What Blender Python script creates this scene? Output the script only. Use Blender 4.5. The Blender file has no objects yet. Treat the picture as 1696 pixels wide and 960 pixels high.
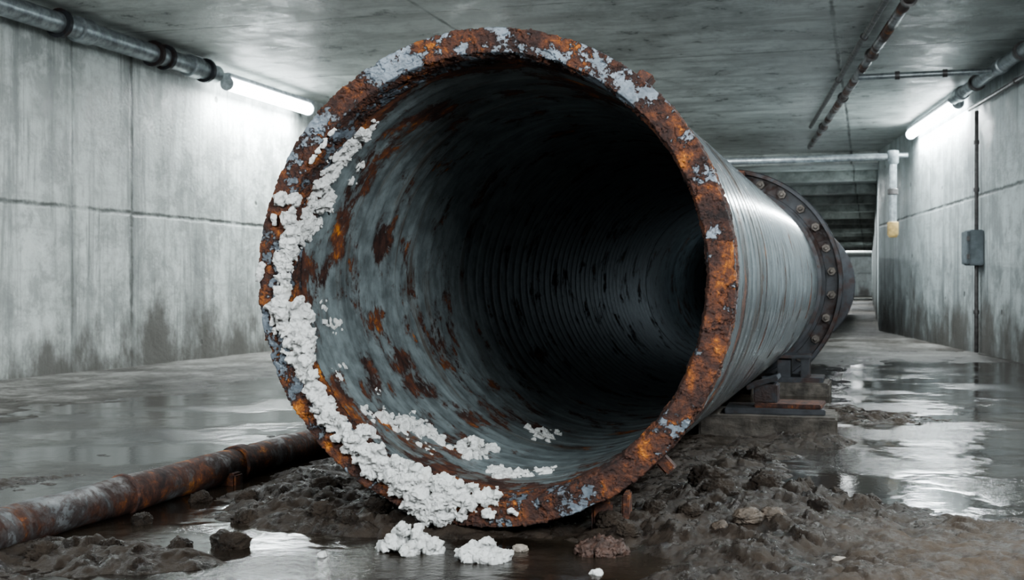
import bpy, bmesh, math, random
import numpy as np
from mathutils import Vector, Matrix
random.seed(7)
RNG = np.random.RandomState(11)
scene = bpy.context.scene
COL = scene.collection
try: scene.view_settings.look='AgX - Medium High Contrast'
except Exception: pass

# ------------------------------------------------------------------ noise
_perm = RNG.permutation(256); _perm = np.concatenate([_perm,_perm,_perm])
_grad = RNG.normal(size=(256,3)); _grad /= np.linalg.norm(_grad,axis=1)[:,None]
_pt = RNG.rand(256,3)
def pn(P):
    i = np.floor(P).astype(int); f = P-i; i &= 255
    u = f*f*f*(f*(f*6-15)+10)
    out = 0
    for dx in (0,1):
        wx = u[:,0] if dx else 1-u[:,0]
        for dy in (0,1):
            wy = u[:,1] if dy else 1-u[:,1]
            for dz in (0,1):
                wz = u[:,2] if dz else 1-u[:,2]
                h = _perm[_perm[_perm[(i[:,0]+dx)&255]+((i[:,1]+dy)&255)]+((i[:,2]+dz)&255)]
                g = _grad[h]
                d = g[:,0]*(f[:,0]-dx)+g[:,1]*(f[:,1]-dy)+g[:,2]*(f[:,2]-dz)
                out = out + wx*wy*wz*d
    return out
def fbm(P, s, o=5, g=0.5):
    P = np.asarray(P,float)*s; a=1; t=0; r=0
    for k in range(o):
        r = r+a*pn(P+17.3*k); t+=a; a*=g; P=P*2.03
    return r/t*1.6
def billow(P, s, o=4, g=0.5):
    P = np.asarray(P,float)*s; a=1; t=0; r=0
    for k in range(o):
        r = r+a*(1-2.6*np.abs(pn(P+9.1*k))); t+=a; a*=g; P=P*2.07
    return r/t
def worley2(x,y,s,seed=0):
    x=x*s+seed*7.7; y=y*s+seed*3.3
    ix=np.floor(x).astype(int); iy=np.floor(y).astype(int)
    best=np.full(x.shape,9.0); sec=np.full(x.shape,9.0); rid=np.zeros(x.shape)
    for dx in (-1,0,1):
        for dy in (-1,0,1):
            h=_perm[_perm[(ix+dx)&255]+((iy+dy)&255)]
            q=_pt[h]
            d=np.hypot(ix+dx+q[:,0]-x, iy+dy+q[:,1]-y)
            m=d<best
            sec=np.where(m,best,np.minimum(sec,d)); rid=np.where(m,q[:,2],rid); best=np.where(m,d,best)
    return np.clip(1-best**1.6*1.5,0,1)*np.clip((sec-best)*4,0,1), rid
def sst(x,a,b):
    t=np.clip((x-a)/(b-a),0,1); return t*t*(3-2*t)

# ------------------------------------------------------------------ mesh helpers
def empty(name, loc, label, cat, group=None):
    e = bpy.data.objects.new(name,None); e.location=loc; e.empty_display_size=0.1
    COL.objects.link(e); e["label"]=label; e["category"]=cat
    if group: e["group"]=group
    return e
def finish(o, parent=None, label=None, cat=None, group=None, kind=None):
    if parent is not None:
        o.parent=parent
        o.location = Vector(o.location)-Vector(parent.location)
    if label: o["label"]=label
    if cat: o["category"]=cat
    if group: o["group"]=group
    if kind: o["kind"]=kind
    return o
def mesh(name, V, F, mat, smooth=True, center=True, **kw):
    V = np.asarray(V,float)
    c = np.zeros(3)
    if center:
        lo,hi=V.min(0),V.max(0); c=(lo+hi)/2; c[2]=lo[2]
    m = bpy.data.meshes.new(name)
    m.from_pydata((V-c).tolist(),[],F if isinstance(F,list) else F.tolist()); m.update()
    if smooth: m.polygons.foreach_set("use_smooth",[True]*len(m.polygons))
    if mat: m.materials.append(mat)
    o = bpy.data.objects.new(name,m); o.location=c; COL.objects.link(o)
    return finish(o,**kw)
def grid_faces(nu,nv,wrapu=False,wrapv=False):
    iu = np.arange(nu if wrapu else nu-1); iv=np.arange(nv if wrapv else nv-1)
    A,B = np.meshgrid(iu,iv,indexing='ij'); A=A.ravel();B=B.ravel()
    A2=(A+1)%nu; B2=(B+1)%nv
    return np.stack([A*nv+B, A2*nv+B, A2*nv+B2, A*nv+B2],1)
def frame(axis):
    a=Vector(axis).normalized()
    t=Vector((0,0,1)) if abs(a.z)<0.9 else Vector((1,0,0))
    x=a.cross(t).normalized(); y=a.cross(x).normalized()
    return a,x,y
def revolve(name, prof, p0, axis, mat, segs=32, smooth=True, jitter=0, **kw):
    a,x,y = frame(axis); V=[]
    p0=Vector(p0)
    for (t,r) in prof:
        for k in range(segs):
            an=2*math.pi*k/segs
            V.append(p0+a*t+x*(r*math.cos(an))+y*(r*math.sin(an)))
    F=grid_faces(len(prof),segs,False,True).tolist()
    n=len(V)
    F.append(list(range(segs))); F.append(list(range(n-segs,n))[::-1])
    V=np.array(V)
    if jitter:
        V=V+fbm(V,14,3)[:,None]*jitter*np.array([1,0.2,1])
    o=mesh(name,V,F,mat,smooth,**kw)
    bm=bmesh.new(); bm.from_mesh(o.data); bmesh.ops.recalc_face_normals(bm,faces=bm.faces); bm.to_mesh(o.data); bm.free()
    if smooth:
        o.data.set_sharp_from_angle(angle=math.radians(40))
    return o
def box(name, c, s, mat, rotz=0, bevel=0.01, tilt=(0,0), rough=0, **kw):
    bm=bmesh.new(); bmesh.ops.create_cube(bm,size=1)
    bmesh.ops.scale(bm,vec=s,verts=bm.verts)
    if bevel: bmesh.ops.bevel(bm,geom=bm.edges[:],offset=bevel,segments=2,affect='EDGES',clamp_overlap=True)
    if rough:
        bmesh.ops.subdivide_edges(bm,edges=[e for e in bm.edges if e.calc_length()>0.08],cuts=8,use_grid_fill=True)
    bmesh.ops.rotate(bm,cent=(0,0,0),matrix=Matrix.Rotation(tilt[0],3,'X')@Matrix.Rotation(tilt[1],3,'Y'),verts=bm.verts)
    bmesh.ops.rotate(bm,cent=(0,0,0),matrix=Matrix.Rotation(rotz,3,'Z'),verts=bm.verts)
    V=np.array([v.co[:] for v in bm.verts])+np.array(c)
    if rough: V=V+np.stack([fbm(V,9,3),fbm(V+5,9,3),fbm(V+9,9,3)],1)*rough
    F=[[v.index for v in f.verts] for f in bm.faces]; bm.free()
    return mesh(name,V,F,mat,smooth=False,**kw)

# ------------------------------------------------------------------ materials
def newmat(name):
    m=bpy.data.materials.new(name); m.use_nodes=True
    nt=m.node_tree; b=nt.nodes["Principled BSDF"]
    return m,nt,b
def nd(nt,t,props=None,ins=None):
    n=nt.nodes.new(t)
    for k,v in (props or {}).items(): setattr(n,k,v)
    for k,v in (ins or {}).items():
        if isinstance(v,bpy.types.NodeSocket): nt.links.new(v,n.inputs[k])
        else: n.inputs[k].default_value=v
    return n
def co(nt,scale=(1,1,1),loc=(0,0,0)):
    s=nd(nt,'ShaderNodeNewGeometry').outputs['Position']
    return nd(nt,'ShaderNodeMapping',None,{'Vector':s,'Scale':scale,'Location':loc}).outputs[0]
def noise(nt,vec,scale,detail=6,rough=0.55,dist=0):
    return nd(nt,'ShaderNodeTexNoise',None,{'Vector':vec,'Scale':scale,'Detail':detail,'Roughness':rough,'Distortion':dist}).outputs['Fac']
def math_(nt,op,a,b=0.0,c=None,clamp=False):
    ins={0:a,1:b}
    if c is not None: ins[2]=c
    n=nd(nt,'ShaderNodeMath',{'operation':op,'use_clamp':clamp},ins); return n.outputs[0]
def mixc(nt,f,a,b,mode='MIX'):
    n=nt.nodes.new('ShaderNodeMix'); n.data_type='RGBA'; n.blend_type=mode
    for i,v in ((0,f),(6,a),(7,b)):
        if isinstance(v,bpy.types.NodeSocket): nt.links.new(v,n.inputs[i])
        else: n.inputs[i].default_value = v if i==0 else (*v,1)
    return n.outputs[2]
def ramp(nt,f,stops,interp='LINEAR'):
    n=nt.nodes.new('ShaderNodeValToRGB'); n.color_ramp.interpolation=interp
    e=n.color_ramp.elements
    while len(e)<len(stops): e.new(0.5)
    for el,(p,c) in zip(e,stops):
        el.position=p; el.color=(*c,1) if isinstance(c,tuple) else (c,c,c,1)
    nt.links.new(f,n.inputs[0]); return n.outputs[0]
def mapr(nt,v,a,b,c=0.0,d=1.0):
    return nd(nt,'ShaderNodeMapRange',{'interpolation_type':'SMOOTHSTEP'},{0:v,1:a,2:b,3:c,4:d}).outputs[0]
def bump(nt,b,h,strength=0.5,dist=0.01):
    n=nd(nt,'ShaderNodeBump',None,{'Strength':strength,'Distance':dist,'Height':h})
    nt.links.new(n.outputs[0],b.inputs['Normal']); return n.outputs[0]
def setin(nt,b,k,v):
    if isinstance(v,bpy.types.NodeSocket): nt.links.new(v,b.inputs[k])
    else: b.inputs[k].default_value = v
def xyz(nt):
    s=nd(nt,'ShaderNodeNewGeometry').outputs['Position']
    return nd(nt,'ShaderNodeSeparateXYZ',None,{0:s}).outputs
RUST=[(0.34,(0.014,0.008,0.008)),(0.44,(0.055,0.024,0.018)),(0.51,(0.13,0.046,0.022)),(0.56,(0.28,0.095,0.02)),(0.62,(0.66,0.26,0.045)),(0.73,(0.38,0.14,0.03))]

def concrete(name,base=(0.50,0.53,0.53),dark=(0.20,0.21,0.205),streak=True,seams=((2.9,0.0,0.035,1.0),),seam_z=None,seam_x=None,rough=(0.35,0.75),stain=True,pits=True,blotch=0.6):
    m,nt,b=newmat(name); P=xyz(nt)
    big=noise(nt,co(nt),0.55,9,0.66,0.5)
    med=noise(nt,co(nt),2.6,12,0.74,0.3)
    fine=noise(nt,co(nt),22,8,0.7)
    c=mixc(nt,mapr(nt,big,0.38,0.60),dark,base)
    c=mixc(nt,mapr(nt,med,0.42,0.60,0.0,blotch),c,tuple(min(1,x*1.30) for x in base))
    c=mixc(nt,mapr(nt,med,0.38,0.50,blotch,0.0),c,tuple(x*0.50 for x in base))
    c=mixc(nt,mapr(nt,noise(nt,co(nt),9,10,0.8),0.53,0.66,0.0,0.5),c,tuple(x*0.45 for x in base))
    if streak:
        area_=mapr(nt,noise(nt,co(nt,(1,1,0.4)),0.9,5,0.6),0.42,0.62)
        st=noise(nt,co(nt,(2.2,2.2,0.18)),1.0,10,0.76,0.4)
        st2=noise(nt,co(nt,(13,13,0.55)),1.0,8,0.8,0.3)
        brd=noise(nt,co(nt,(0.7,0.7,7)),1.0,6,0.7)
        c=mixc(nt,mapr(nt,st,0.48,0.62,0.0,0.8),c,tuple(x*0.42 for x in base))
        c=mixc(nt,math_(nt,'MULTIPLY',mapr(nt,st2,0.51,0.62,0.0,0.8),area_),c,tuple(x*0.30 for x in base))
        c=mixc(nt,mapr(nt,brd,0.52,0.64,0.0,0.35),c,tuple(x*0.6 for x in base))
    else:
        st=noise(nt,co(nt,(0.5,2.2,1)),1.0,10,0.78,0.3)
        c=mixc(nt,mapr(nt,st,0.45,0.64,0.0,0.75),c,tuple(x*0.48 for x in base))
    h=math_(nt,'ADD',math_(nt,'MULTIPLY',med,0.8),math_(nt,'MULTIPLY',fine,0.3))
    wobn=noise(nt,co(nt),5,7,0.7)
    brk=mapr(nt,noise(nt,co(nt),1.7,4,0.6),0.34,0.54,0.25,1.0)
    def seam(coord,period,off,w):
        f=math_(nt,'PINGPONG',math_(nt,'ADD',coord,off),period/2)
        wob=math_(nt,'MULTIPLY',wobn,w*2.4)
        return mapr(nt,math_(nt,'SUBTRACT',f,math_(nt,'SUBTRACT',wob,w*1.1)),0.0,w,1.0,0.0)
    s=None
    for (per,off,w_,k) in seams:
        q=math_(nt,'MULTIPLY',seam(P[1],per,off,w_),k)
        s=q if s is None else math_(nt,'MAXIMUM',s,q)
    if seam_z is not None:
        wz=math_(nt,'ADD',P[2],math_(nt,'MULTIPLY',wobn,0.07))
        s2=mapr(nt,math_(nt,'ABSOLUTE',math_(nt,'SUBTRACT',wz,seam_z+0.035)),0.004,0.04,1.0,0.0)
        s=math_(nt,'MAXIMUM',s,s2)
    if seam_x is not None:
        s=math_(nt,'MAXIMUM',s,seam(P[0],seam_x,0.4,0.03))
    s=math_(nt,'MULTIPLY',s,brk)
    c=mixc(nt,math_(nt,'MULTIPLY',s,0.8),c,(0.06,0.065,0.06))
    v=nd(nt,'ShaderNodeTexVoronoi',None,{'Vector':co(nt),'Scale':1.3}).outputs['Distance']
    pit=mapr(nt,math_(nt,'ADD',v,math_(nt,'MULTIPLY',fine,0.05)),0.06,0.10,1.0,0.0)
    if pits: c=mixc(nt,math_(nt,'MULTIPLY',pit,0.85),c,(0.05,0.05,0.045))
    if stain:
        zz=math_(nt,'ADD',P[2],math_(nt,'MULTIPLY',math_(nt,'SUBTRACT',noise(nt,co(nt,(1,1,0.55)),1.2,9,0.68),0.5),4.2))
        c=mixc(nt,mapr(nt,zz,-0.1,1.0,0.9,0.0),c,(0.095,0.088,0.078))
    setin(nt,b,'Base Color',c)
    setin(nt,b,'Roughness',mapr(nt,med,0.3,0.7,rough[0],rough[1]))
    hh=math_(nt,'SUBTRACT',h,math_(nt,'MAXIMUM',s,pit))
    bump(nt,b,hh,0.7,0.03)
    return m

def rusty(name,paint=(0.16,0.20,0.23),lo=0.47,hi=0.52,scale=3.0,stretch=(1,1,1),bands=None,wet=0.35,grad=None,metal=0.25,attr=None,zone=None,darkrust=0.0,bs=0.6,bandbump=0.2,rscale=3.2,drip=(0.15,0.085,0.045),dripk=0.85,edgek=0.6):
    m,nt,b=newmat(name); P=xyz(nt)
    n1=noise(nt,co(nt,stretch),scale,12,0.70,0.3)
    n2=noise(nt,co(nt),scale*rscale,12,0.72,0.3)
    n3=noise(nt,co(nt),scale*14,8,0.7)
    rf=math_(nt,'ADD',math_(nt,'MULTIPLY',n2,0.8),math_(nt,'MULTIPLY',n3,0.2))
    if darkrust: rf=math_(nt,'SUBTRACT',rf,darkrust)
    big=noise(nt,co(nt,loc=(5,5,5)),2.6,3,0.5)
    rf=math_(nt,'ADD',rf,math_(nt,'MULTIPLY',math_(nt,'SUBTRACT',big,0.5),0.26))
    rc=ramp(nt,rf,RUST)
    x=math_(nt,'ADD',math_(nt,'MULTIPLY',n1,0.85),math_(nt,'MULTIPLY',n3,0.15))
    if attr:
        a=nd(nt,'ShaderNodeAttribute',{'attribute_name':attr}).outputs['Fac']
        x=math_(nt,'ADD',math_(nt,'MULTIPLY',a,0.70),math_(nt,'MULTIPLY',n3,0.30))
    if grad:
        x=math_(nt,'SUBTRACT',x,mapr(nt,P[1],grad[0],grad[1],grad[2],grad[3] if len(grad)>3 else 0.0))
    if zone:
        za=nd(nt,'ShaderNodeAttribute',{'attribute_name':zone}).outputs['Fac']
        x=math_(nt,'SUBTRACT',x,math_(nt,'MULTIPLY',za,0.11))
    mask=mapr(nt,x,lo,hi)
    pc=mixc(nt,mapr(nt,noise(nt,co(nt),7,10,0.7),0.35,0.65),tuple(c*0.62 for c in paint),tuple(min(1,c*1.35) for c in paint))
    h=math_(nt,'ADD',math_(nt,'MULTIPLY',mask,0.5),math_(nt,'MULTIPLY',math_(nt,'ADD',n2,n3),math_(nt,'SUBTRACT',1.1,mask)))
    if bands:
        bn=noise(nt,co(nt,(0.10,6,0.10)),1.0,5,0.7)
        bn2=noise(nt,co(nt,(0.16,24,0.16)),1.0,4,0.6)
        pat=mapr(nt,noise(nt,co(nt),1.4,6,0.6),0.40,0.60)
        pc=mixc(nt,math_(nt,'MULTIPLY',mapr(nt,bn,0.50,0.62,0.0,bands),pat),pc,tuple(c*0.30 for c in paint))
        pc=mixc(nt,mapr(nt,bn2,0.52,0.66,0.0,bands*0.5),pc,tuple(min(1,c*1.6) for c in paint))
        pc=mixc(nt,mapr(nt,noise(nt,co(nt,(0.8,6,0.8),(3,3,3)),1.0,8,0.75),0.52,0.64,0.0,dripk),pc,drip)
        h=math_(nt,'ADD',h,math_(nt,'MULTIPLY',math_(nt,'ADD',bn,bn2),bandbump))
    c=mixc(nt,mask,rc,pc)
    edge=math_(nt,'MULTIPLY',mapr(nt,x,lo-0.03,lo),mapr(nt,x,hi,hi+0.03,1.0,0.0))
    c=mixc(nt,math_(nt,'MULTIPLY',edge,edgek),c,(0.03,0.012,0.008))
    setin(nt,b,'Base Color',c)
    setin(nt,b,'Roughness',math_(nt,'ADD',mapr(nt,mask,0,1,0.72,wet),math_(nt,'MULTIPLY',math_(nt,'SUBTRACT',n3,0.5),0.35)))
    setin(nt,b,'Metallic',math_(nt,'MULTIPLY',mask,metal))
    bump(nt,b,h,bs,0.010)
    return m

def simple(name,col,rough=0.5,metal=0.0,scale=12,var=0.35,bs=0.3,bd=0.01):
    m,nt,b=newmat(name)
    n=noise(nt,co(nt),scale,10,0.7)
    c=mixc(nt,mapr(nt,n,0.35,0.65),tuple(x*(1-var) for x in col),tuple(min(1,x*(1+var)) for x in col))
    setin(nt,b,'Base Color',c); setin(nt,b,'Roughness',mapr(nt,n,0.3,0.7,rough*1.2,rough*0.8)); b.inputs['Metallic'].default_value=metal
    bump(nt,b,n,bs,bd); return m
def emis(name,col,s):
    m,nt,b=newmat(name); b.inputs['Base Color'].default_value=(0.9,0.9,0.9,1)
    b.inputs['Emission Color'].default_value=(*col,1); b.inputs['Emission Strength'].default_value=s; return m

M_wall=concrete("concrete_wall",base=(0.60,0.635,0.62),dark=(0.36,0.385,0.37),seams=((9,-12.96,0.045,1.0),(9,-11.8,0.03,0.5)),seam_z=1.9)
M_wallr=concrete("concrete_wall_side",base=(0.47,0.52,0.525),dark=(0.28,0.31,0.31),seams=((3.1,-1.0,0.035,0.7),),seam_z=2.35)
M_ceil=concrete("concrete_ceiling",base=(0.58,0.61,0.59),dark=(0.31,0.335,0.32),streak=False,seams=((3.4,-9.2,0.035,0.9),),seam_x=4.3,rough=(0.22,0.6),stain=False,pits=False)
M_face=rusty("rust_flaked_paint",paint=(0.125,0.148,0.175),lo=0.510,hi=0.540,scale=5.5,attr="flake",metal=0.1,wet=0.45,bs=1.0,darkrust=0.030,rscale=1.6,edgek=0.7)
M_out=rusty("weathered_grey_steel",paint=(0.22,0.25,0.27),lo=0.37,hi=0.42,scale=1.6,stretch=(1,3.0,1),bands=1.0,wet=0.22,metal=0.5,grad=(4.6,5.6,0.12),bandbump=0.22,bs=0.35,drip=(0.085,0.050,0.030),dripk=1.0)
M_in=rusty("stained_pipe_lining",paint=(0.155,0.182,0.19),lo=0.405,hi=0.440,scale=3.4,bands=0.45,wet=0.47,grad=(4.6,5.2,0.04,0.0),metal=0.05,zone="zone",darkrust=0.035,bandbump=0.10,bs=0.35,drip=(0.075,0.048,0.03),rscale=2.2,dripk=0.65,edgek=0.4)
M_flange=rusty("dark_rusted_flange",paint=(0.032,0.034,0.040),lo=0.36,hi=0.46,scale=3,wet=0.45,darkrust=0.08,metal=0.2)
M_smallpipe=rusty("rusty_thin_pipe",paint=(0.13,0.135,0.14),lo=0.47,hi=0.56,scale=3.2,wet=0.42,metal=0.2,darkrust=0.04)
M_rust=rusty("rust",paint=(0.10,0.05,0.03),lo=0.6,hi=0.7,scale=5,darkrust=0.06)
M_debris=simple("rust_scale",(0.050,0.027,0.020),0.6,0,30,0.5,0.8)
M_galv=simple("galvanised_pipe",(0.30,0.33,0.345),0.34,0.6,9,0.35)
M_ceilpipe=rusty("rust_spotted_conduit",paint=(0.24,0.25,0.26),lo=0.44,hi=0.52,scale=1.3,wet=0.35,metal=0.5,darkrust=0.03)
M_darkmetal=simple("dark_steel",(0.085,0.08,0.08),0.45,0.3)
M_bolt=simple("bolt_steel",(0.10,0.085,0.075),0.5,0.2)
M_box=simple("grey_enamel",(0.13,0.155,0.17),0.45,0.1,5,0.2)
M_yellow=simple("yellow_cap",(0.42,0.30,0.13),0.5)
M_house=simple("lamp_housing",(0.40,0.43,0.45),0.4,0.2)
M_tube=emis("fluorescent",(0.90,0.97,1.0),20)
M_block=simple("muddy_concrete",(0.060,0.051,0.043),0.65,0,9,0.5,0.7,0.02)
M_palestone=simple("pale_stone",(0.26,0.23,0.20),0.55,0,20,0.25,0.6)

M_white,nt,b=newmat("white_mineral")
n1=noise(nt,co(nt),45,12,0.78); n2=noise(nt,co(nt),9,6,0.6)
c=mixc(nt,mapr(nt,n1,0.30,0.50),(0.52,0.52,0.50),(0.90,0.91,0.90))
c=mixc(nt,mapr(nt,n2,0.58,0.74,0.0,0.45),c,(0.60,0.57,0.50))
setin(nt,b,'Base Color',c); b.inputs['Roughness'].default_value=0.9
bump(nt,b,math_(nt,'ADD',n1,noise(nt,co(nt),130,8,0.8)),1.0,0.010)

def mudmat(name,attr=True):
    m,nt,b=newmat(name)
    n1=noise(nt,co(nt),7,12,0.74); n2=noise(nt,co(nt),60,10,0.75)
    c=mixc(nt,mapr(nt,n1,0.35,0.65),(0.011,0.0072,0.0050),(0.042,0.029,0.020))
    if attr:
        dry=nd(nt,'ShaderNodeAttribute',{'attribute_name':'dry'}).outputs['Fac']
        c2=mixc(nt,mapr(nt,n1,0.35,0.65),(0.046,0.032,0.023),(0.115,0.085,0.063))
        c=mixc(nt,dry,c,c2)
        r=math_(nt,'ADD',mapr(nt,n1,0.38,0.62,0.15,0.7),math_(nt,'MULTIPLY',dry,0.22))
    else: r=mapr(nt,n1,0.38,0.62,0.2,0.75)
    c=mixc(nt,mapr(nt,n2,0.58,0.72,0.0,0.4),c,(0.075,0.056,0.042))
    setin(nt,b,'Base Color',c); setin(nt,b,'Roughness',r); b.inputs['Specular IOR Level'].default_value=0.4
    bump(nt,b,math_(nt,'ADD',n1,math_(nt,'MULTIPLY',n2,0.5)),1.0,0.022)
    return m
M_mud=mudmat("wet_mud"); M_mudc=mudmat("mud_clod",False)

M_floor,nt,b=newmat("damp_floor")
wet=nd(nt,'ShaderNodeAttribute',{'attribute_name':'wet'}).outputs['Fac']
n1=noise(nt,co(nt),1.3,12,0.74,0.3); n2=noise(nt,co(nt),12,10,0.75)
c=mixc(nt,mapr(nt,n1,0.38,0.62),(0.11,0.105,0.097),(0.29,0.285,0.27))
c=mixc(nt,mapr(nt,n2,0.48,0.62,0.0,0.65),c,(0.085,0.078,0.068))
c=mixc(nt,wet,c,(0.024,0.019,0.014))
setin(nt,b,'Base Color',c); setin(nt,b,'Roughness',math_(nt,'ADD',mapr(nt,wet,0,1,0.65,0.5),math_(nt,'MULTIPLY',math_(nt,'SUBTRACT',n2,0.5),0.5)))
b.inputs['Specular IOR Level'].default_value=0.22
bump(nt,b,math_(nt,'ADD',n1,n2),1.0,0.03)

M_water,nt,b=newmat("murky_water")
n1=noise(nt,co(nt),7,4,0.5); n2=noise(nt,co(nt),34,5,0.6)
rip=mapr(nt,noise(nt,co(nt),0.9,4,0.6),0.44,0.60,0.12,1.0)
setin(nt,b,'Base Color',mixc(nt,mapr(nt,noise(nt,co(nt),1.2,5),0.35,0.65),(0.012,0.009,0.007),(0.030,0.024,0.018)))
b.inputs['Roughness'].default_value=0.02; b.inputs['IOR'].default_value=1.33
bump(nt,b,math_(nt,'MULTIPLY',math_(nt,'ADD',n1,math_(nt,'MULTIPLY',n2,0.6)),rip),0.45,0.02)

# ------------------------------------------------------------------ setting
ZC=4.04
def wx(y): return 4.44-0.15*y if y<28.3 else 0.2
def slab(name,pts,z0,z1,mat,kind="structure"):
    n=len(pts); V=[(x,y,z0) for x,y in pts]+[(x,y,z1) for x,y in pts]
    F=[[i,(i+1)%n,(i+1)%n+n,i+n] for i in range(n)]+[list(range(n))[::-1],[i+n for i in range(n)]]
    return mesh(name,V,F,mat,smooth=False,kind=kind)
YE=130
slab("wall_left",[(-8.74,-5),(-8.74,YE),(-9.04,YE),(-9.04,-5)],-0.3,ZC+0.2,M_wall)
slab("wall_right",[(5.19,-5),(0.2,28.3),(0.2,YE),(0.5,YE),(0.5,28.4),(5.5,-5)],-0.3,ZC+0.2,M_wallr)
slab("wall_back",[(-8.74,YE-.2),(0.2,YE-.2),(0.2,YE),(-8.74,YE)],-0.1,ZC,M_wallr)
slab("ceiling",[(-8.74,-5),(5.19,-5),(0.2,28.3),(0.2,YE-.2),(-8.74,YE-.2)],ZC,ZC+0.25,M_ceil)
for i,y in enumerate(np.arange(28.5,100,4.6)):
    box("trim_%d"%(i+1),((wx(y)-8.74)/2,y,ZC-0.13),(wx(y)+8.74-0.02,0.35,0.26),M_ceil,bevel=0.02,kind="structure")

# floor height field
xs=np.concatenate([np.linspace(-8.74,-4.5,130)[:-1],np.linspace(-4.5,5.19,330)])
ys=np.concatenate([np.linspace(-5,2.5,12)[:-1],np.linspace(2.5,16,440)[:-1],np.linspace(16,30,150)[:-1],np.linspace(30,YE,50)])
X,Y=np.meshgrid(xs,ys,indexing='ij')
P=np.stack([X.ravel(),Y.ravel(),np.zeros(X.size)],1)
x,y=P[:,0],P[:,1]
h=-0.018+0.040*fbm(P*np.array([1,0.7,1]),1.1,7,0.64)
h+=0.026*sst(-x,5.4,6.9)+0.016*sst(-x,6.9,8.2)
h+=0.028*sst(y,14.0,18.5)
h+=0.012*fbm(P,4,5,0.62)
h+=sst(x,-0.8,-0.2)*(1-sst(y,13,16))*(0.016*billow(P,3.2,5,0.6)-0.008)
h=np.where(h>0,h*0.5,h)
h=np.clip(h,-0.05,0.020)
xmax=np.array([wx(t) for t in y])
V=np.stack([np.minimum(x,xmax+0.1),y,h],1)
floor=mesh("floor",V,grid_faces(len(xs),len(ys)),M_floor,kind="structure",center=False)
dryzone=np.maximum(sst(-x,4.7,6.2),0.8*sst(y,15,19))
wetv=1-sst(h+0.010*fbm(P,6,5,0.65),-0.001,0.013)*(0.10+0.90*dryzone)
at=floor.data.attributes.new("wet",'FLOAT','POINT'); at.data.foreach_set("value",wetv.astype(np.float32))

pv=[(-8.7,-2,0),(4.6,-2,0),(wx(20)-0.05,20,0),(-8.7,20,0)]
mesh("puddle",pv,[[0,1,2,3]],M_water,smooth=False,label="shallow murky brown water covering the tunnel floor",cat="puddle",kind="stuff",center=False)

# mud field
PX,PZ,PY=-1.49,1.036,4.62
def mudh(x,y):
    P=np.stack([x,y,np.zeros_like(x)],1)
    def g(cx,cy,sx,sy,a): return a*np.exp(-(((x-cx)/sx)**2+((y-cy)/sy)**2))
    w=0.34*fbm(P,1.5,5)
    M=g(-0.70,5.2,0.50,0.60,0.064)+g(-0.72,6.9,0.42,1.3,0.075)+g(-0.25,5.65,0.55,0.35,0.055)+g(-0.4,10.0,0.6,1.2,0.05)+g(0.2,9.6,0.6,0.6,0.045)
    M+=g(-2.35,4.95,0.50,0.42,0.078)+g(-2.75,5.9,0.40,1.0,0.06)+g(-2.2,7.5,0.6,2.0,0.06)
    M+=g(-2.70,3.85,0.65,0.32,0.078)+g(-2.0,4.55,0.4,0.14,0.05)+g(-3.0,3.3,0.8,0.3,0.06)
    M+=g(-4.1,5.2,0.5,0.7,0.045)+g(-3.7,7.2,0.35,0.9,0.045)
    M+=g(-1.49,7.5,0.5,3.0,0.05)+g(-1.45,4.75,0.6,0.16,0.045)+g(-0.3,8.0,0.35,0.3,0.06)
    M+=0.072*sst(x+w,-1.05,-0.55)*(1-sst(y+0.5*w-0.10*x,5.25,5.85))
    M-=g(-1.6,4.1,0.55,0.22,0.085)+0.02*sst(fbm(P+50,1.8,4),0.05,0.3)
    flat=sst(x+0.5*w,-0.35,0.35)*(1-sst(y+0.3*w,4.9,5.6))
    rug=1-0.5*flat
    wxx=x+0.12*fbm(P,6,5,0.64); wyy=y+0.12*fbm(P+31,6,5,0.64)
    d1,r1=worley2(wxx,wyy,7,1); d2,r2=worley2(wxx,wyy,16,2); d3,r3=worley2(wxx,wyy,34,3)
    amp=0.12+0.88*sst(M,0.02,0.10)
    cl=(0.034*d1*(0.2+r1)+0.014*d2*(0.1+r2)+0.006*d3*(0.1+r3))*amp
    h=-0.050+M+0.035*fbm(P,2.5,5)+cl*rug+0.038*fbm(P,9,6,0.68)*rug*(0.15+amp)+0.004*fbm(P,40,3)
    return h,flat
xs=np.linspace(-5.2,2.6,780); ys=np.linspace(3.0,11.4,800)
X,Y=np.meshgrid(xs,ys,indexing='ij'); x=X.ravel(); y=Y.ravel()
h,flat=mudh(x,y)
V=np.stack([x,y,h],1); F=grid_faces(len(xs),len(ys))
mask=(h[F]>-0.02).any(1); F=F[mask]
used=np.unique(F); remap=-np.ones(len(V),int); remap[used]=np.arange(len(used))
mud=mesh("mud",V[used],remap[F],M_mud,label="lumpy wet dark brown mud heaped around the pipe",cat="mud",kind="stuff",center=False)
at=mud.data.attributes.new("dry",'FLOAT','POINT'); at.data.foreach_set("value",(flat*sst(h,0.0,0.035))[used].astype(np.float32))
def gz(x,y): return max(0.0,float(mudh(np.array([x]),np.array([y]))[0][0]))

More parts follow.
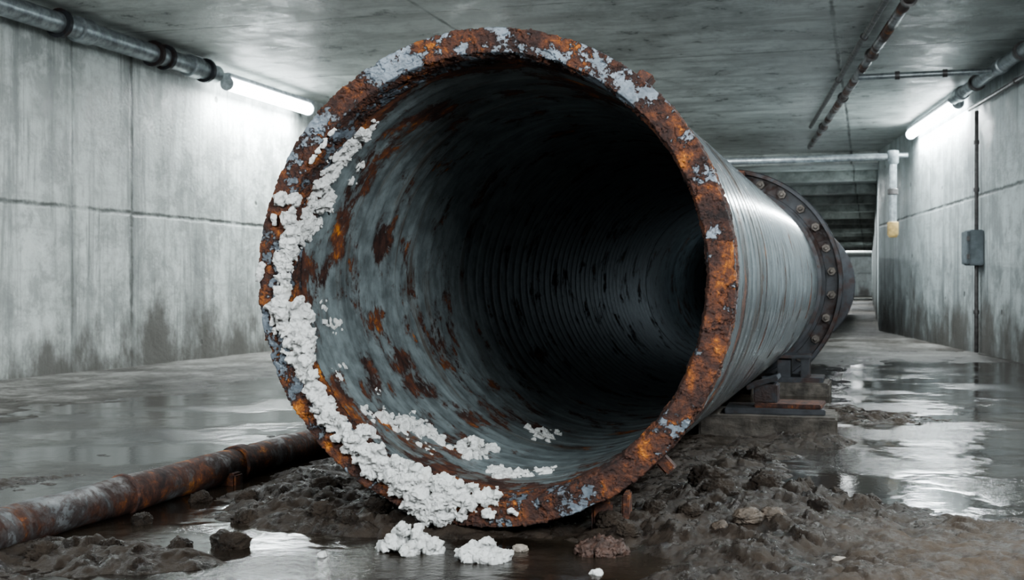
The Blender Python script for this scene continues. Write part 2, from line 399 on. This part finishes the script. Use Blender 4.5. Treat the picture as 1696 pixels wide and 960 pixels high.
# ------------------------------------------------------------------ main pipe
RI=0.892
main=empty("steel_pipe",(PX,PY,0.0),"huge rusted grey steel pipe with open mouth, resting in mud","pipe")
NA=2000
def lin(a,b,n): return [tuple(np.array(a)+(np.array(b)-np.array(a))*t) for t in np.linspace(0,1,n,endpoint=False)]
prof=lin((RI-0.004,0.17),(RI-0.002,0.045),18)+lin((RI-0.002,0.045),(RI+0.014,0.0),14)+lin((RI+0.014,0.0),(1.0,0.0),40)+lin((1.0,0.0),(1.0,0.13),24)+lin((1.0,0.13),(RI-0.004,0.17),8)
prof=np.array(prof); K=len(prof)
nx=np.roll(prof,-1,0)-np.roll(prof,1,0); nr=np.stack([nx[:,1],-nx[:,0]],1)
for _ in range(2): nr=(np.roll(nr,1,0)+nr+np.roll(nr,-1,0))
nr/=np.linalg.norm(nr,axis=1)[:,None]
an=np.linspace(0,2*np.pi,NA,endpoint=False)-np.pi/2
A,Kk=np.meshgrid(an,np.arange(K),indexing='ij'); A=A.ravel();Kk=Kk.ravel()
r=prof[Kk,0]; yy=prof[Kk,1]; n_r=-nr[Kk,0]; n_y=-nr[Kk,1]
if -nr[50,1]>0: n_r=-n_r; n_y=-n_y
P=np.stack([r*np.cos(A),yy,r*np.sin(A)],1)
f0=0.72*fbm(P,6.0,6,0.68)+0.28*fbm(P+4,20,5,0.6)
side=0.10*sst(np.sin(A),0.45,1.0)+0.06*sst(-np.cos(A),0.2,1.0)+0.035*fbm(P+40,1.5,2)+0.04
f0b=f0+side
fl=sst(f0b,0.12,0.15)
fl2=sst(fbm(P+8,9,5,0.65),0.06,0.085)
fl3=sst(fbm(P+18,24,4,0.6),0.10,0.14)
fl4=sst(fbm(P+28,14,4,0.6),0.0,0.02)
D=0.0025*fl+0.0042*fl2*(1-fl)+0.0032*fl4*(1-fl)+0.0015*fl3+0.0022*fbm(P+2,24,4,0.65)+0.0018*fbm(P,70,3,0.6)
D-=0.007*sst(fbm(P+6,11,5,0.6),0.20,0.225)
edge=np.maximum(sst(r,0.985,1.0),sst(-r,-RI-0.012,-RI-0.002))
D-=edge*0.005*sst(fbm(P+11,14,4,0.6),0.05,0.2)
r2=r+n_r*D; y2=yy+n_y*D
V=np.stack([PX+r2*np.cos(A),PY+y2,PZ+r2*np.sin(A)],1)
ring=mesh("pipe_mouth_ring",V,grid_faces(NA,K,True,True),M_face,parent=main,label="thick mouth ring of flaking orange rust and peeling blue-grey paint")
at=ring.data.attributes.new("flake",'FLOAT','POINT'); at.data.foreach_set("value",np.clip(0.525+(f0b-0.14)*0.9,0,1).astype(np.float32))

def shell(y0,y1,ro,ri,parent,dy=0.02,na=200):
    ys=np.arange(y0,y1+1e-6,dy); n=len(ys)
    def rid(a,p):
        t=(a%p)/p
        return np.exp(-((t-0.5)/0.10)**2)
    for nm,R,sg,mt in (("pipe_shell",ro,1,M_out),("pipe_lining",ri,-1,M_in)):
        an=np.linspace(0,2*np.pi,na,endpoint=False)
        A,YY=np.meshgrid(an,ys,indexing='ij'); A=A.ravel(); YY=YY.ravel()
        R_=R+sg*(rid(YY,0.21)*0.0052 if sg>0 else rid(YY,0.17)*0.0060)+0.002*fbm(np.stack([np.cos(A),YY,np.sin(A)],1),1.5,3)
        V=np.stack([PX+R_*np.cos(A),YY,PZ+R_*np.sin(A)],1)
        F=grid_faces(na,n,True,False)
        if sg<0: F=F[:,::-1]
        o=mesh(nm,V,F,mt,parent=parent)
        if sg<0:
            D_=np.degrees(A)%360; Z=np.zeros(len(A))
            for (a0,yc,sa,sy,k) in ((166,5.15,9,.11,1.0),(169,5.65,10,.14,1.0),(195,5.5,9,.14,1.0),(208,5.7,8,.2,.9),(214,5.3,7,.18,.9),(222,5.9,10,.3,.7),(200,6.3,10,.3,.5),
                     (112,5.3,22,.3,.7),(78,5.25,20,.3,.7),(140,4.8,22,.10,1.2),(178,4.76,22,.06,1.2),(95,4.8,40,.12,1.2),(45,5.1,20,.25,.8),(262,4.9,30,.18,1.0),(300,5.1,20,.3,.5),(230,4.85,20,.08,1.1)):
                dd=(D_-a0+180)%360-180
                Z=np.maximum(Z,k*np.exp(-(dd/sa)**2-((YY-yc)/sy)**2))
            at=o.data.attributes.new("zone",'FLOAT','POINT'); at.data.foreach_set("value",Z.astype(np.float32))
shell(PY+0.10,13.26,0.978,RI,main)
def flange(parent,y,name,R=1.225,th=0.10,sgn=-1):
    V=[];na=160
    pr=[(0.93,0),(1.045,0),(1.05,0.02),(R-0.05,0.02),(R-0.045,-0.06),(R-0.01,-0.06),(R,-0.05),(R,th-0.012),(R-0.012,th),(0.93,th)]
    for k in range(na):
        a=2*math.pi*k/na
        for (rr,t) in pr: V.append((PX+rr*math.cos(a),y+t,PZ+rr*math.sin(a)))
    return mesh(name,V,grid_faces(na,len(pr),True,True)[:,::-1],M_flange,smooth=False,parent=parent,label="dark rusty bolted flange collar")
fl1=flange(main,13.16,"flange")
bolt=revolve("bolt",[(-0.085,0.016),(-0.08,0.022),(-0.05,0.022),(-0.05,0.046),(-0.004,0.05),(0.012,0.05)],(0,0,0),(0,1,0),M_bolt,segs=6,smooth=False,center=False)
NB=28
base=Vector(fl1.location)+Vector(main.location)
for k in range(NB):
    o = bolt if k==0 else bolt.copy()
    if k: COL.objects.link(o)
    a=2*math.pi*(k+0.5)/NB
    o.parent=fl1
    o.location=Vector((PX+1.112*math.cos(a),13.18,PZ+1.112*math.sin(a)))-base
    o.rotation_euler=(0,a,0)
def band(parent,y,w,R,name):
    na=160; pr=[(0.95,0),(R,0.01),(R,w-0.01),(0.95,w)]; V=[]
    for k in range(na):
        a=2*math.pi*k/na
        for (rr,t) in pr: V.append((PX+rr*math.cos(a),y+t,PZ+rr*math.sin(a)))
    return mesh(name,V,grid_faces(na,4,True,True)[:,::-1],M_flange,smooth=False,parent=parent)
band(main,12.90,0.10,1.015,"reinforcing_band")
def lug(ang,yy,sz,name="lug",R=1.0):
    a=math.radians(ang); c=(PX+(R+sz[0]/2-0.015)*math.cos(a),yy,PZ+(R+sz[0]/2-0.015)*math.sin(a))
    bm=bmesh.new(); bmesh.ops.create_cube(bm,size=1); bmesh.ops.scale(bm,vec=sz,verts=bm.verts)
    bmesh.ops.bevel(bm,geom=bm.edges[:],offset=0.008,segments=2,affect='EDGES')
    bmesh.ops.rotate(bm,cent=(0,0,0),matrix=Matrix.Rotation(-a,3,'Y'),verts=bm.verts)
    V=np.array([v.co[:] for v in bm.verts])+np.array(c); V+=0.01*fbm(V,20,3)[:,None]
    F=[[v.index for v in f.verts] for f in bm.faces]; bm.free()
    return mesh(name,V,F,M_rust,smooth=False,parent=main,label="small rusted steel lug")
lug(51,PY+0.12,(0.05,0.09,0.06)); lug(-46,PY+0.15,(0.08,0.07,0.05)); lug(82,13.03,(0.20,0.14,0.12),R=1.02)
box("support_leg",(-1.04,4.80,0.05),(0.085,0.09,0.16),M_rust,rotz=0.2,bevel=0.01,parent=main)
box("support_leg",(-0.95,4.86,0.06),(0.03,0.14,0.2),M_rust,rotz=0.1,bevel=0.006,parent=main)

sec=empty("steel_pipe",(PX,13.3,0.0),"grey steel pipe section bolted behind the flange","pipe")
shell(13.29,45,0.978,RI,sec,dy=0.12,na=96)
pr=[(0.93,0),(1.213,0),(1.225,0.012),(1.225,0.083),(1.213,0.095),(0.93,0.095)]
for yf in (13.285,24.0):
    V=[]
    for k in range(160):
        a=2*math.pi*k/160
        for (rr,t) in pr: V.append((PX+rr*math.cos(a),yf+t,PZ+rr*math.sin(a)))
    mesh("flange",V,grid_faces(160,6,True,True)[:,::-1],M_flange,smooth=False,parent=sec,label="dark rusty bolted flange collar")
# ------------------------------------------------------------------ thin pipe on the ground
sp=empty("rusty_thin_pipe",(-3.2,3.0,0.0),"long thin rusted pipe with collars lying in shallow mud","pipe")
R0=0.083
pr=[(0,R0)]
for t in np.arange(0.05,11,0.05): pr.append((t,R0+0.003*math.sin(t*9)))
revolve("pipe_body",pr,(-3.17,2.4,0.075),(0,1,0.0),M_smallpipe,segs=40,jitter=0.006,parent=sp)
for yy_,w_,rr in ((4.62,0.035,0.094),(5.60,0.10,0.096),(7.6,0.1,0.096),(3.2,0.04,0.094)):
    revolve("pipe_collar",[(0,rr-0.01),(0.008,rr),(w_-0.008,rr),(w_,rr-0.01)],(-3.17,yy_,0.075),(0,1,0),M_rust,segs=40,jitter=0.006,parent=sp)
box("pipe_foot",(-3.12,5.45,0.0),(0.14,0.09,0.12),M_rust,bevel=0.01,parent=sp)

# ------------------------------------------------------------------ supports at the rear
gb="pipe support blocks"
box("concrete_block",(-0.66,8.45,0.04),(0.90,0.62,0.20),M_block,rotz=0.02,bevel=0.015,rough=0.012,label="dark muddy concrete support block under the pipe",cat="block",group=gb)
pb=empty("steel_packing",(-0.6,8.42,0.14),"stack of rusty steel plates wedging the pipe on a block","support stack")
box("steel_plate",(-0.62,8.46,0.16),(0.66,0.42,0.04),M_flange,rotz=0.05,bevel=0.006,parent=pb)
box("steel_plate",(-0.52,8.48,0.195),(0.44,0.36,0.03),M_rust,rotz=-0.06,bevel=0.006,parent=pb)
box("wedge",(-0.68,8.48,0.27),(0.16,0.26,0.13),M_flange,bevel=0.01,parent=pb)
box("steel_plate",(-0.70,8.48,0.345),(0.22,0.30,0.03),M_flange,bevel=0.004,tilt=(0,-0.35),parent=pb)
box("concrete_block",(-0.70,11.6,0.04),(0.7,0.6,0.16),M_block,bevel=0.015,rough=0.012,label="dark muddy concrete support block under the pipe",cat="block",group=gb)
pb=empty("steel_packing",(-0.6,11.6,0.12),"rusty steel cradle plates holding the pipe on a block","support stack")
box("steel_plate",(-0.68,11.6,0.14),(0.55,0.5,0.05),M_flange,bevel=0.006,parent=pb)
box("post",(-0.76,11.55,0.24),(0.12,0.3,0.16),M_flange,bevel=0.006,parent=pb)
box("post",(-0.57,11.55,0.25),(0.08,0.3,0.18),M_flange,bevel=0.006,parent=pb)
box("steel_plate",(-0.68,11.6,0.35),(0.32,0.42,0.03),M_flange,bevel=0.006,parent=pb)

# ------------------------------------------------------------------ crusts
def crust(name,blobs,voxel=0.005,amp=0.010,label="",group="white mineral deposits",seed=0,mat=None,cat="mineral deposit",freq=20,minv=60,sm=7):
    bm=bmesh.new()
    for (p,rr) in blobs:
        sc=Vector((random.uniform(.6,1.6),random.uniform(.6,1.5),random.uniform(.5,1.2)))*rr
        mtx=Matrix.Translation(p)@Matrix.Rotation(random.random()*6,4,'Z')@Matrix.Rotation(random.random()*6,4,'X')@Matrix.Diagonal((*sc,1))
        bmesh.ops.create_cube(bm,size=1.5,matrix=mtx) if random.random()<0.75 else bmesh.ops.create_icosphere(bm,subdivisions=1,radius=1,matrix=mtx)
    me=bpy.data.meshes.new(name); bm.to_mesh(me); bm.free()
    o=bpy.data.objects.new(name,me); COL.objects.link(o)
    md=o.modifiers.new("r",'REMESH'); md.mode='VOXEL'; md.voxel_size=voxel
    ms=o.modifiers.new("s",'SMOOTH'); ms.factor=0.5; ms.iterations=sm
    dg=bpy.context.evaluated_depsgraph_get(); ev=o.evaluated_get(dg)
    m2=bpy.data.meshes.new_from_object(ev)
    bpy.data.objects.remove(o); bpy.data.meshes.remove(me)
    n=len(m2.vertices); C=np.zeros(n*3); m2.vertices.foreach_get("co",C); C=C.reshape(-1,3)
    nn=np.zeros(n*3); m2.vertex_normals.foreach_get("vector",nn); nn=nn.reshape(-1,3)
    S=C+seed*3.1
    vec=lambda f,o_,k: np.stack([fbm(S+k,f,o_,0.6),fbm(S+k+5,f,o_,0.6),fbm(S+k+9,f,o_,0.6)],1)
    q=fbm(S+1,freq*1.6,5,0.68)
    d=amp*(1.6*q+1.0*(np.round(q*5)/5-q)+0.9*fbm(S+13,freq*5,3,0.7))
    V=C+nn*d[:,None]+amp*1.8*vec(freq,3,2)+amp*1.0*vec(freq*3.2,3,20)
    F=[list(p.vertices) for p in m2.polygons]; bpy.data.meshes.remove(m2)
    par=np.arange(n)
    def find(i):
        while par[i]!=i: par[i]=par[par[i]]; i=par[i]
        return i
    for f in F:
        a0=find(f[0])
        for q in f[1:]:
            b0=find(q)
            if a0!=b0: par[b0]=a0
    root=np.array([find(i) for i in range(n)])
    groups={}
    for f in F: groups.setdefault(root[f[0]],[]).append(f)
    for rt,fs in groups.items():
        idx=np.unique(np.array([q for f in fs for q in f]))
        if len(idx)<minv and len(groups)>1: continue
        rm=-np.ones(n,int); rm[idx]=np.arange(len(idx))
        mesh(name,V[idx],[[int(rm[q]) for q in f] for f in fs],mat or M_white,label=label,cat=cat,group=group)
def cyl(ang,y,r):
    a=math.radians(ang); return Vector((PX+r*math.cos(a),y,PZ+r*math.sin(a)))
def path(pts,density=16,k_=1.0):
    out=[]
    for p,q in zip(pts[:-1],pts[1:]):
        L=(cyl(*p[:3])-cyl(*q[:3])).length
        n=max(4,int(L*density*10))
        for k in range(n):
            t=random.random(); v=[a+(b-a)*t for a,b in zip(p,q)]
            s=v[6]*(0.34+0.72*random.random()**1.4)*k_
            an_=v[0]+random.gauss(0,1)*v[3]*1.15; yy=v[1]+max(-1.8,min(1.8,random.gauss(0,1)))*v[4]*1.2
            rr=v[2]+max(-1.9,min(1.9,random.gauss(0,1)))*v[5]*1.1
            if yy>PY+0.03: rr=min(rr,RI-s*0.1)
            elif yy<PY-0.005: yy=max(yy,PY-s*0.5)
            out.append((cyl(an_,yy,rr),s))
    return out
dr=RI-0.868
mainp=[(131,4.88,0.862,.8,.015,.004,.018),(136,4.85,0.862,.9,.03,.006,.022),(141,4.84,0.862,1.0,.03,.006,.020),(147,4.79,.862,1.0,.035,.006,.022),
 (154,4.79,.862,1.6,.045,.008,.026),(160,4.80,.862,2.2,.09,.006,.030),(165,4.76,.862,1.6,.08,.006,.030),(168,4.68,.862,1.2,.05,.012,.026),
 (173,4.63,.862,1.2,.025,.016,.027),(179,4.62,.862,.9,.02,.012,.021),(185,4.62,.868,.9,.012,.012,.020),(189,4.62,.860,1.6,.02,.030,.032),
 (196,4.62,.838,1.9,.03,.046,.048),(201,4.62,.850,1.5,.025,.034,.038),(206,4.62,.858,1.1,.015,.016,.024),(213,4.61,.862,1.2,.012,.016,.023),
 (220,4.61,.864,1.4,.015,.022,.031),(226,4.61,.864,1.1,.015,.016,.023),(233,4.61,.862,1.6,.02,.038,.037),(241,4.62,.864,1.4,.02,.022,.026),
 (247,4.61,.870,1.5,.02,.030,.033),(252,4.60,.885,2.0,.02,.045,.038),(258,4.59,.890,2.2,.02,.045,.037),(264,4.60,.872,2.0,.02,.030,.031),(270,4.62,.856,1.6,.02,.020,.024),(275,4.62,.850,.8,.012,.010,.014)]
mainp=[(a_,b_,c_+dr,*rest) for (a_,b_,c_,*rest) in mainp]
bl=path(mainp,36,1.0)
bl+=path([(254.5,4.595,.945,1.0,.008,.016,.026),(257,4.60,.985,.6,.006,.010,.016)],24)
crust("mineral_deposit",bl,0.0045,0.0085,"thick white crusty deposit running down around the rusted pipe mouth",minv=100,sm=7)
L="small white crumbly deposit patch stuck inside the pipe"
def patch(ang,y,r,sa,sy,size,n,label=L,seed=1,sr=.004):
    r+=dr+0.002; bl=[]
    for k in range(int(n*2.1)):
        s=size*(0.34+0.66*random.random()**1.4)
        bl.append((cyl(ang+random.gauss(0,1)*sa,y+random.gauss(0,1)*sy,r+random.uniform(-1,1)*sr),s))
    crust("mineral_deposit",bl,0.0045,min(0.0075,size*0.30),label,seed=seed,minv=40,sm=4)
big="broad white crumbly deposit patch on the pipe lining"
patch(226,5.08,.868,1.5,.05,.022,22,big,2); patch(230,5.28,.868,2.4,.08,.026,36,big,3); patch(234,5.38,.868,2.2,.07,.022,24,big,13); patch(222,4.98,.868,1.0,.03,.015,10,L,14)
patch(248,5.48,.862,2.3,.08,.036,24,"white conical heap of deposit inside the pipe",4,.008)
patch(247.5,5.48,.822,1.0,.03,.030,9,"white conical heap of deposit inside the pipe",44,.008)
patch(264,5.22,.864,2.6,.05,.027,28,big,5); patch(255,6.46,.866,2.3,.1,.026,14,L,6)
patch(273,5.42,.866,1.6,.05,.018,12,L,7); patch(194,5.12,.868,1.0,.05,.018,11,L,8); patch(209,4.93,.868,.8,.03,.017,10,L,9)
patch(187,5.0,.868,.9,.02,.014,7,L,10); patch(144.5,5.08,.868,.8,.02,.016,9,L,11); patch(150,5.07,.868,.8,.02,.015,8,L,12)
patch(206,5.02,.868,.7,.02,.014,6,L,15); patch(216,5.25,.868,.6,.03,.012,5,L,16); patch(240,5.15,.868,1.6,.03,.015,10,L,17)
rim="small white crust clinging to the rusty ring face"
patch(159.5,4.612,.925,1.0,.004,.022,16,rim,20,.022); patch(165,4.612,.93,.6,.003,.013,7,rim,21,.01)
patch(178.5,4.612,.962,1.3,.003,.016,12,rim,22,.012); patch(143,4.612,.867,3.0,.003,.012,17,rim,23,.008)
patch(272,4.612,.92,.7,.003,.017,8,rim,24,.012); patch(278,4.612,.92,.6,.003,.014,6,rim,25,.01)
def heap(cx,cy,rx,ry,hh,n,label,mat=None,name="mineral_deposit",cat="mineral deposit",group="white mineral deposits",size=0.03,vox=0.0045,amp=None,seed=0):
    g=gz(cx,cy); bl=[]
    for k in range(int(n*2.0)):
        a=random.random()*6.28; q=math.sqrt(random.random())
        s=size*(0.36+0.7*random.random()**1.3)
        z=hh*(1-q**1.5)*random.uniform(.2,1)
        bl.append((Vector((cx+rx*q*math.cos(a),cy+ry*q*math.sin(a),g+z)),s))
    crust(name,bl,vox,amp or min(0.0085,size*0.30),label,group,seed,mat,cat,sm=5)
heap(-1.67,4.26,.125,.07,.095,28,"lumpy white mineral chunk fallen into shallow water",size=.034,seed=31)
heap(-1.36,4.20,.095,.06,.085,22,"lumpy white mineral chunk beside a pale stone in water",size=.033,seed=32)
heap(-1.94,4.09,.02,.014,.01,5,"tiny white mineral chip in shallow water",size=.018,seed=33)
heap(-0.913,4.10,.02,.014,.008,4,"tiny white mineral chip in shallow water",size=.015,seed=34)
heap(-0.98,4.44,.11,.07,.05,30,"small pile of dark reddish rust flakes on mud",mat=M_debris,name="rust_debris",cat="debris",group=None,size=.030,seed=50)
def stone(cx,cy,s,mat,label,seed=0,name="stone",fl=0.6):
    g=gz(cx,cy)
    bm=bmesh.new(); bmesh.ops.create_icosphere(bm,subdivisions=5,radius=1)
    V=np.array([v.co[:] for v in bm.verts]); F=[[v.index for v in f.verts] for f in bm.faces]; bm.free()
    nrm=V.copy(); S=V+seed*2.7
    k=1.2 if name=="mud_clod" else 0.9
    f=fbm(S,1.1,3)
    d=k*(0.45*f+0.26*billow(S+4,2.6,5,0.65)+0.22*fbm(S+8,7,5,0.7))
    V=(V+nrm*d[:,None])*np.array([1,0.85,fl])*s
    a=seed*1.1; c_,s_=math.cos(a),math.sin(a); V[:,:2]=V[:,:2]@np.array([[c_,-s_],[s_,c_]])
    V+=np.array([cx,cy,g+s*fl*0.16])
    return mesh(name,V,F,mat,label=label,cat="clod" if name=="mud_clod" else "stone",group="loose stones on the mud" if name=="stone" else "mud clods")
sl="damp grey-brown stone lying on mud"
M_st=simple("brown_stone",(0.075,0.058,0.045),0.6,0,20,0.45,0.9)
stone(-1.27,4.40,.030,M_palestone,"small tan stone beside a white mineral chunk",seed=1); stone(-0.46,4.84,.055,M_st,sl,seed=2); stone(-0.37,4.90,.045,M_st,sl,seed=3)
stone(-0.56,4.75,.035,M_st,sl,seed=4)
stone(-0.10,4.55,.030,M_palestone,"flat pale stone chip lying on brown mud",seed=7,fl=0.2)
cl="damp dark brown clod of mud"
for i,(a,b_,s) in enumerate([(-2.36,4.14,.065),(-2.52,4.05,.045),(-2.9,3.75,.05),(-2.72,3.9,.035),(-2.55,4.6,.05),(-2.2,4.62,.05),(-2.05,4.55,.04),
  (-2.7,4.9,.05),(-2.45,5.2,.06),(-2.3,5.35,.06),(-0.85,4.95,.05),(-0.62,5.25,.07),(-0.45,5.45,.06),(-0.3,5.7,.06),(-0.72,5.7,.08),(-0.15,5.85,.05),(0.0,5.6,.045),
  (-0.9,4.65,.04),(-0.5,6.2,.07),(-0.6,6.9,.07),(-2.0,4.75,.05),(-2.95,4.45,.045),(-3.0,5.0,.045),(-1.0,4.75,.045),(-0.7,4.9,.045),(-0.2,5.2,.04)]):
    stone(a,b_,s,M_mudc,cl,seed=20+i,name="mud_clod",fl=0.7)

# ------------------------------------------------------------------ services on walls and ceiling
def conduit(name,p0,p1,r,mat,label,cat="pipe",couplings=(),clamps=(),cm=None,group=None):
    p0=Vector(p0);p1=Vector(p1); d=p1-p0; L=d.length
    e=empty(name,p0,label,cat,group)
    revolve("pipe_body",[(0,r*0.9),(0.01,r),(L-0.01,r),(L,r*0.9)],p0,d,mat,segs=24,parent=e)
    for t in couplings:
        revolve("coupling",[(t-.12,r*1.05),(t-.11,r*1.25),(t+.11,r*1.25),(t+.12,r*1.05)],p0,d,mat,segs=24,parent=e)
    for t in clamps:
        revolve("clamp",[(t-.03,r*1.1),(t-.03,r*1.4),(t+.03,r*1.4),(t+.03,r*1.1)],p0,d,cm or M_darkmetal,segs=24,parent=e)
    return e
conduit("galvanised_pipe",(-8.45,2,3.86),(-8.45,14.5,3.86),0.115,M_galv,"thick galvanised pipe clamped along the wall top",couplings=(4.5,9.6,11.9),clamps=(9.2,11.0,11.25,12.2),cm=M_flange)
conduit("wall_conduit",(wx(2)-.28,2,3.86),(wx(19.6)-.28,19.6,3.86),0.085,M_galv,"grey conduit running along the top of the wall",couplings=(8,15,17.3),clamps=(14.0,16.3))
conduit("thin_conduit",(wx(2)-.10,2,3.62),(wx(19.4)-.10,19.4,3.66),0.03,M_darkmetal,"thin dark conduit running along the wall",clamps=(12,15))
conduit("ceiling_pipe",(1.7,2,3.92),(-1.2,26,3.92),0.06,M_ceilpipe,"rust-spotted pipe hung below the concrete ceiling",clamps=(11,14,17.5,21))
conduit("cable_conduit",(1.50,2,3.95),(-1.05,23,3.95),0.035,M_darkmetal,"thin dark cable conduit fixed beside the ceiling pipe",clamps=(10,13,16))
conduit("cross_conduit",(-0.15,16.9,3.81),(wx(16.9)-.38,16.9,3.81),0.04,M_galv,"short grey conduit crossing under the ceiling",clamps=(0.5,1.1))
conduit("cross_conduit",(-3.2,24.2,3.5),(0.70,24.2,3.5),0.05,M_galv,"grey conduit crossing below the ceiling")
dp=empty("drop_pipe",(0.385,22,3.25),"grey overhead pipe bending down to a yellow-capped end","pipe")
revolve("pipe_run",[(0,.06),(3.7,.06)],(-3.4,22,3.25),(1,0,0),M_galv,segs=24,parent=dp)
revolve("elbow",[(-.11,.07),(-.10,.095),(.10,.095),(.13,.07)],(0.385,22,3.25),(0,0,-1),M_galv,segs=24,parent=dp)
revolve("pipe_drop",[(0,.065),(1.1,.065)],(0.385,22,3.2),(0,0,-1),M_galv,segs=24,parent=dp)
revolve("coupling",[(0,.07),(.01,.09),(.1,.09),(.11,.07)],(0.385,22,2.7),(0,0,-1),M_darkmetal,segs=24,parent=dp)
revolve("cap",[(0,.07),(.01,.095),(.22,.095),(.27,.065)],(0.385,22,2.12),(0,0,-1),M_yellow,segs=24,parent=dp)
yb=19.1; xb=wx(yb)
eb=empty("junction_box",(xb,yb,1.3),"grey steel electrical box mounted on the concrete wall","electrical box")
box("box_body",(xb-0.10,yb,1.57),(0.2,0.42,0.52),M_box,rotz=0.149,bevel=0.015,parent=eb)
box("box_lid",(xb-0.215,yb-0.01,1.57),(0.03,0.38,0.48),M_box,rotz=0.149,bevel=0.008,parent=eb)
box("hinge",(xb-0.19,yb-0.215,1.70),(0.04,0.02,0.07),M_darkmetal,bevel=0.004,parent=eb)
box("hinge",(xb-0.19,yb-0.215,1.44),(0.04,0.02,0.07),M_darkmetal,bevel=0.004,parent=eb)
conduit("riser_conduit",(xb-0.06,yb,1.83),(xb-0.06,yb,3.6),0.03,M_darkmetal,"thin vertical conduit rising from the electrical box",clamps=(0.6,1.3))
conduit("riser_conduit",(xb-0.06,yb,0.02),(xb-0.06,yb,1.31),0.03,M_darkmetal,"thin vertical conduit dropping from the electrical box to floor",clamps=(0.6,))

# ------------------------------------------------------------------ lamps
def fixture(p0,p1,label,power,r=0.07,side=0.0):
    p0=Vector(p0);p1=Vector(p1); d=p1-p0; L=d.length; mid=(p0+p1)/2
    rz=math.atan2(-d.x,d.y)
    e=empty("fluorescent_light",mid,label,"light fixture","tunnel strip lights")
    box("lamp_housing",mid+Vector((0,0,r+0.02)),(0.14,L+0.06,0.06),M_house,rotz=rz,bevel=0.01,parent=e)
    revolve("lamp_tube",[(0.03,r*.6),(0.05,r),(L-0.05,r),(L-.03,r*.6)],p0,d,M_tube,segs=20,parent=e)
    for t in (0.0,L-0.04):
        revolve("end_cap",[(0,r*.8),(.005,r*1.1),(.035,r*1.1),(.04,r*.8)],p0+d.normalized()*t,d,M_house,segs=20,parent=e)
    la=bpy.data.lights.new("lamp_light",'AREA'); la.shape='RECTANGLE'; la.size=0.14; la.size_y=L*0.95
    la.energy=power; la.color=(0.90,0.97,0.98)
    lo=bpy.data.objects.new("lamp_light",la); COL.objects.link(lo)
    lo.parent=e; lo.location=(0,0,-r-0.012); lo.rotation_euler=(0,0,rz)
    return e
glow="glowing white strip light mounted high on the wall"; glow2="glowing white strip light high on the side wall"
fixture((-8.45,14.75,3.78),(-8.45,17.3,3.78),glow,240,0.09)
fixture((wx(19.9)-.14,19.9,3.84),(wx(23.8)-.14,23.8,3.84),glow2,320,0.085)
fixture((-8.45,25,3.76),(-8.45,27.6,3.76),glow,350)
fixture((-8.10,5.0,3.76),(-8.10,7.6,3.76),glow,190)  # out-of-view strip light added to brighten the left wall
fixture((wx(7)-.62,7,3.78),(wx(11)-.62,11,3.78),glow2,400,0.08)

def area(loc,target,size,power,col=(0.92,0.97,0.98)):  # bare area light without a fixture, added as fill
    la=bpy.data.lights.new("fill_light",'AREA'); la.shape='RECTANGLE'; la.size=size[0]; la.size_y=size[1]; la.energy=power; la.color=col
    o=bpy.data.objects.new("fill_light",la); COL.objects.link(o); o.location=loc
    o.rotation_euler=(Vector(target)-Vector(loc)).to_track_quat('-Z','Y').to_euler(); return o
area((-3.5,-0.5,3.9),(-2,5,1.0),(3.0,1.0),450)
area((2.1,0.9,2.9),(-2.1,5.8,0.9),(1.6,1.2),460)
area((-3.5,11,3.95),(-3.5,11,0),(3.0,2.0),200)
area((-3.0,19,3.95),(-3.0,19,0),(3.0,3.0),340)
area((-1.5,33,3.6),(-1.5,33,0),(2.0,1.5),330)
area((-1.5,48,3.6),(-1.5,48,0),(2.0,1.5),380)
area((-1.5,66,3.6),(-1.5,66,0),(2.0,1.5),400)
area((-1.5,84,3.6),(-1.5,84,0),(2.0,1.5),500)
area((-1.5,108,3.6),(-1.0,124,1.5),(2.0,1.5),1500)
pl=bpy.data.lights.new("pipe_fill",'POINT'); pl.energy=7; pl.color=(0.75,0.9,1.0); pl.shadow_soft_size=0.1  # unseen point light added inside the pipe for the glow deep in the lining
o=bpy.data.objects.new("pipe_fill",pl); COL.objects.link(o); o.location=(PX+0.3,15.5,PZ+0.2)

w=bpy.data.worlds.new("World"); scene.world=w; w.use_nodes=True
bg=w.node_tree.nodes["Background"]; bg.inputs[0].default_value=(0.82,0.87,0.88,1); bg.inputs[1].default_value=0.5

cam=bpy.data.cameras.new("Camera"); cam.lens=42.45; cam.sensor_width=36
cam.dof.use_dof=True; cam.dof.focus_distance=4.8; cam.dof.aperture_fstop=5.6
co_=bpy.data.objects.new("Camera",cam); COL.objects.link(co_)
co_.location=(0,0,1.0); co_.rotation_euler=(math.radians(90-0.17),0,math.radians(16.5))
scene.camera=co_
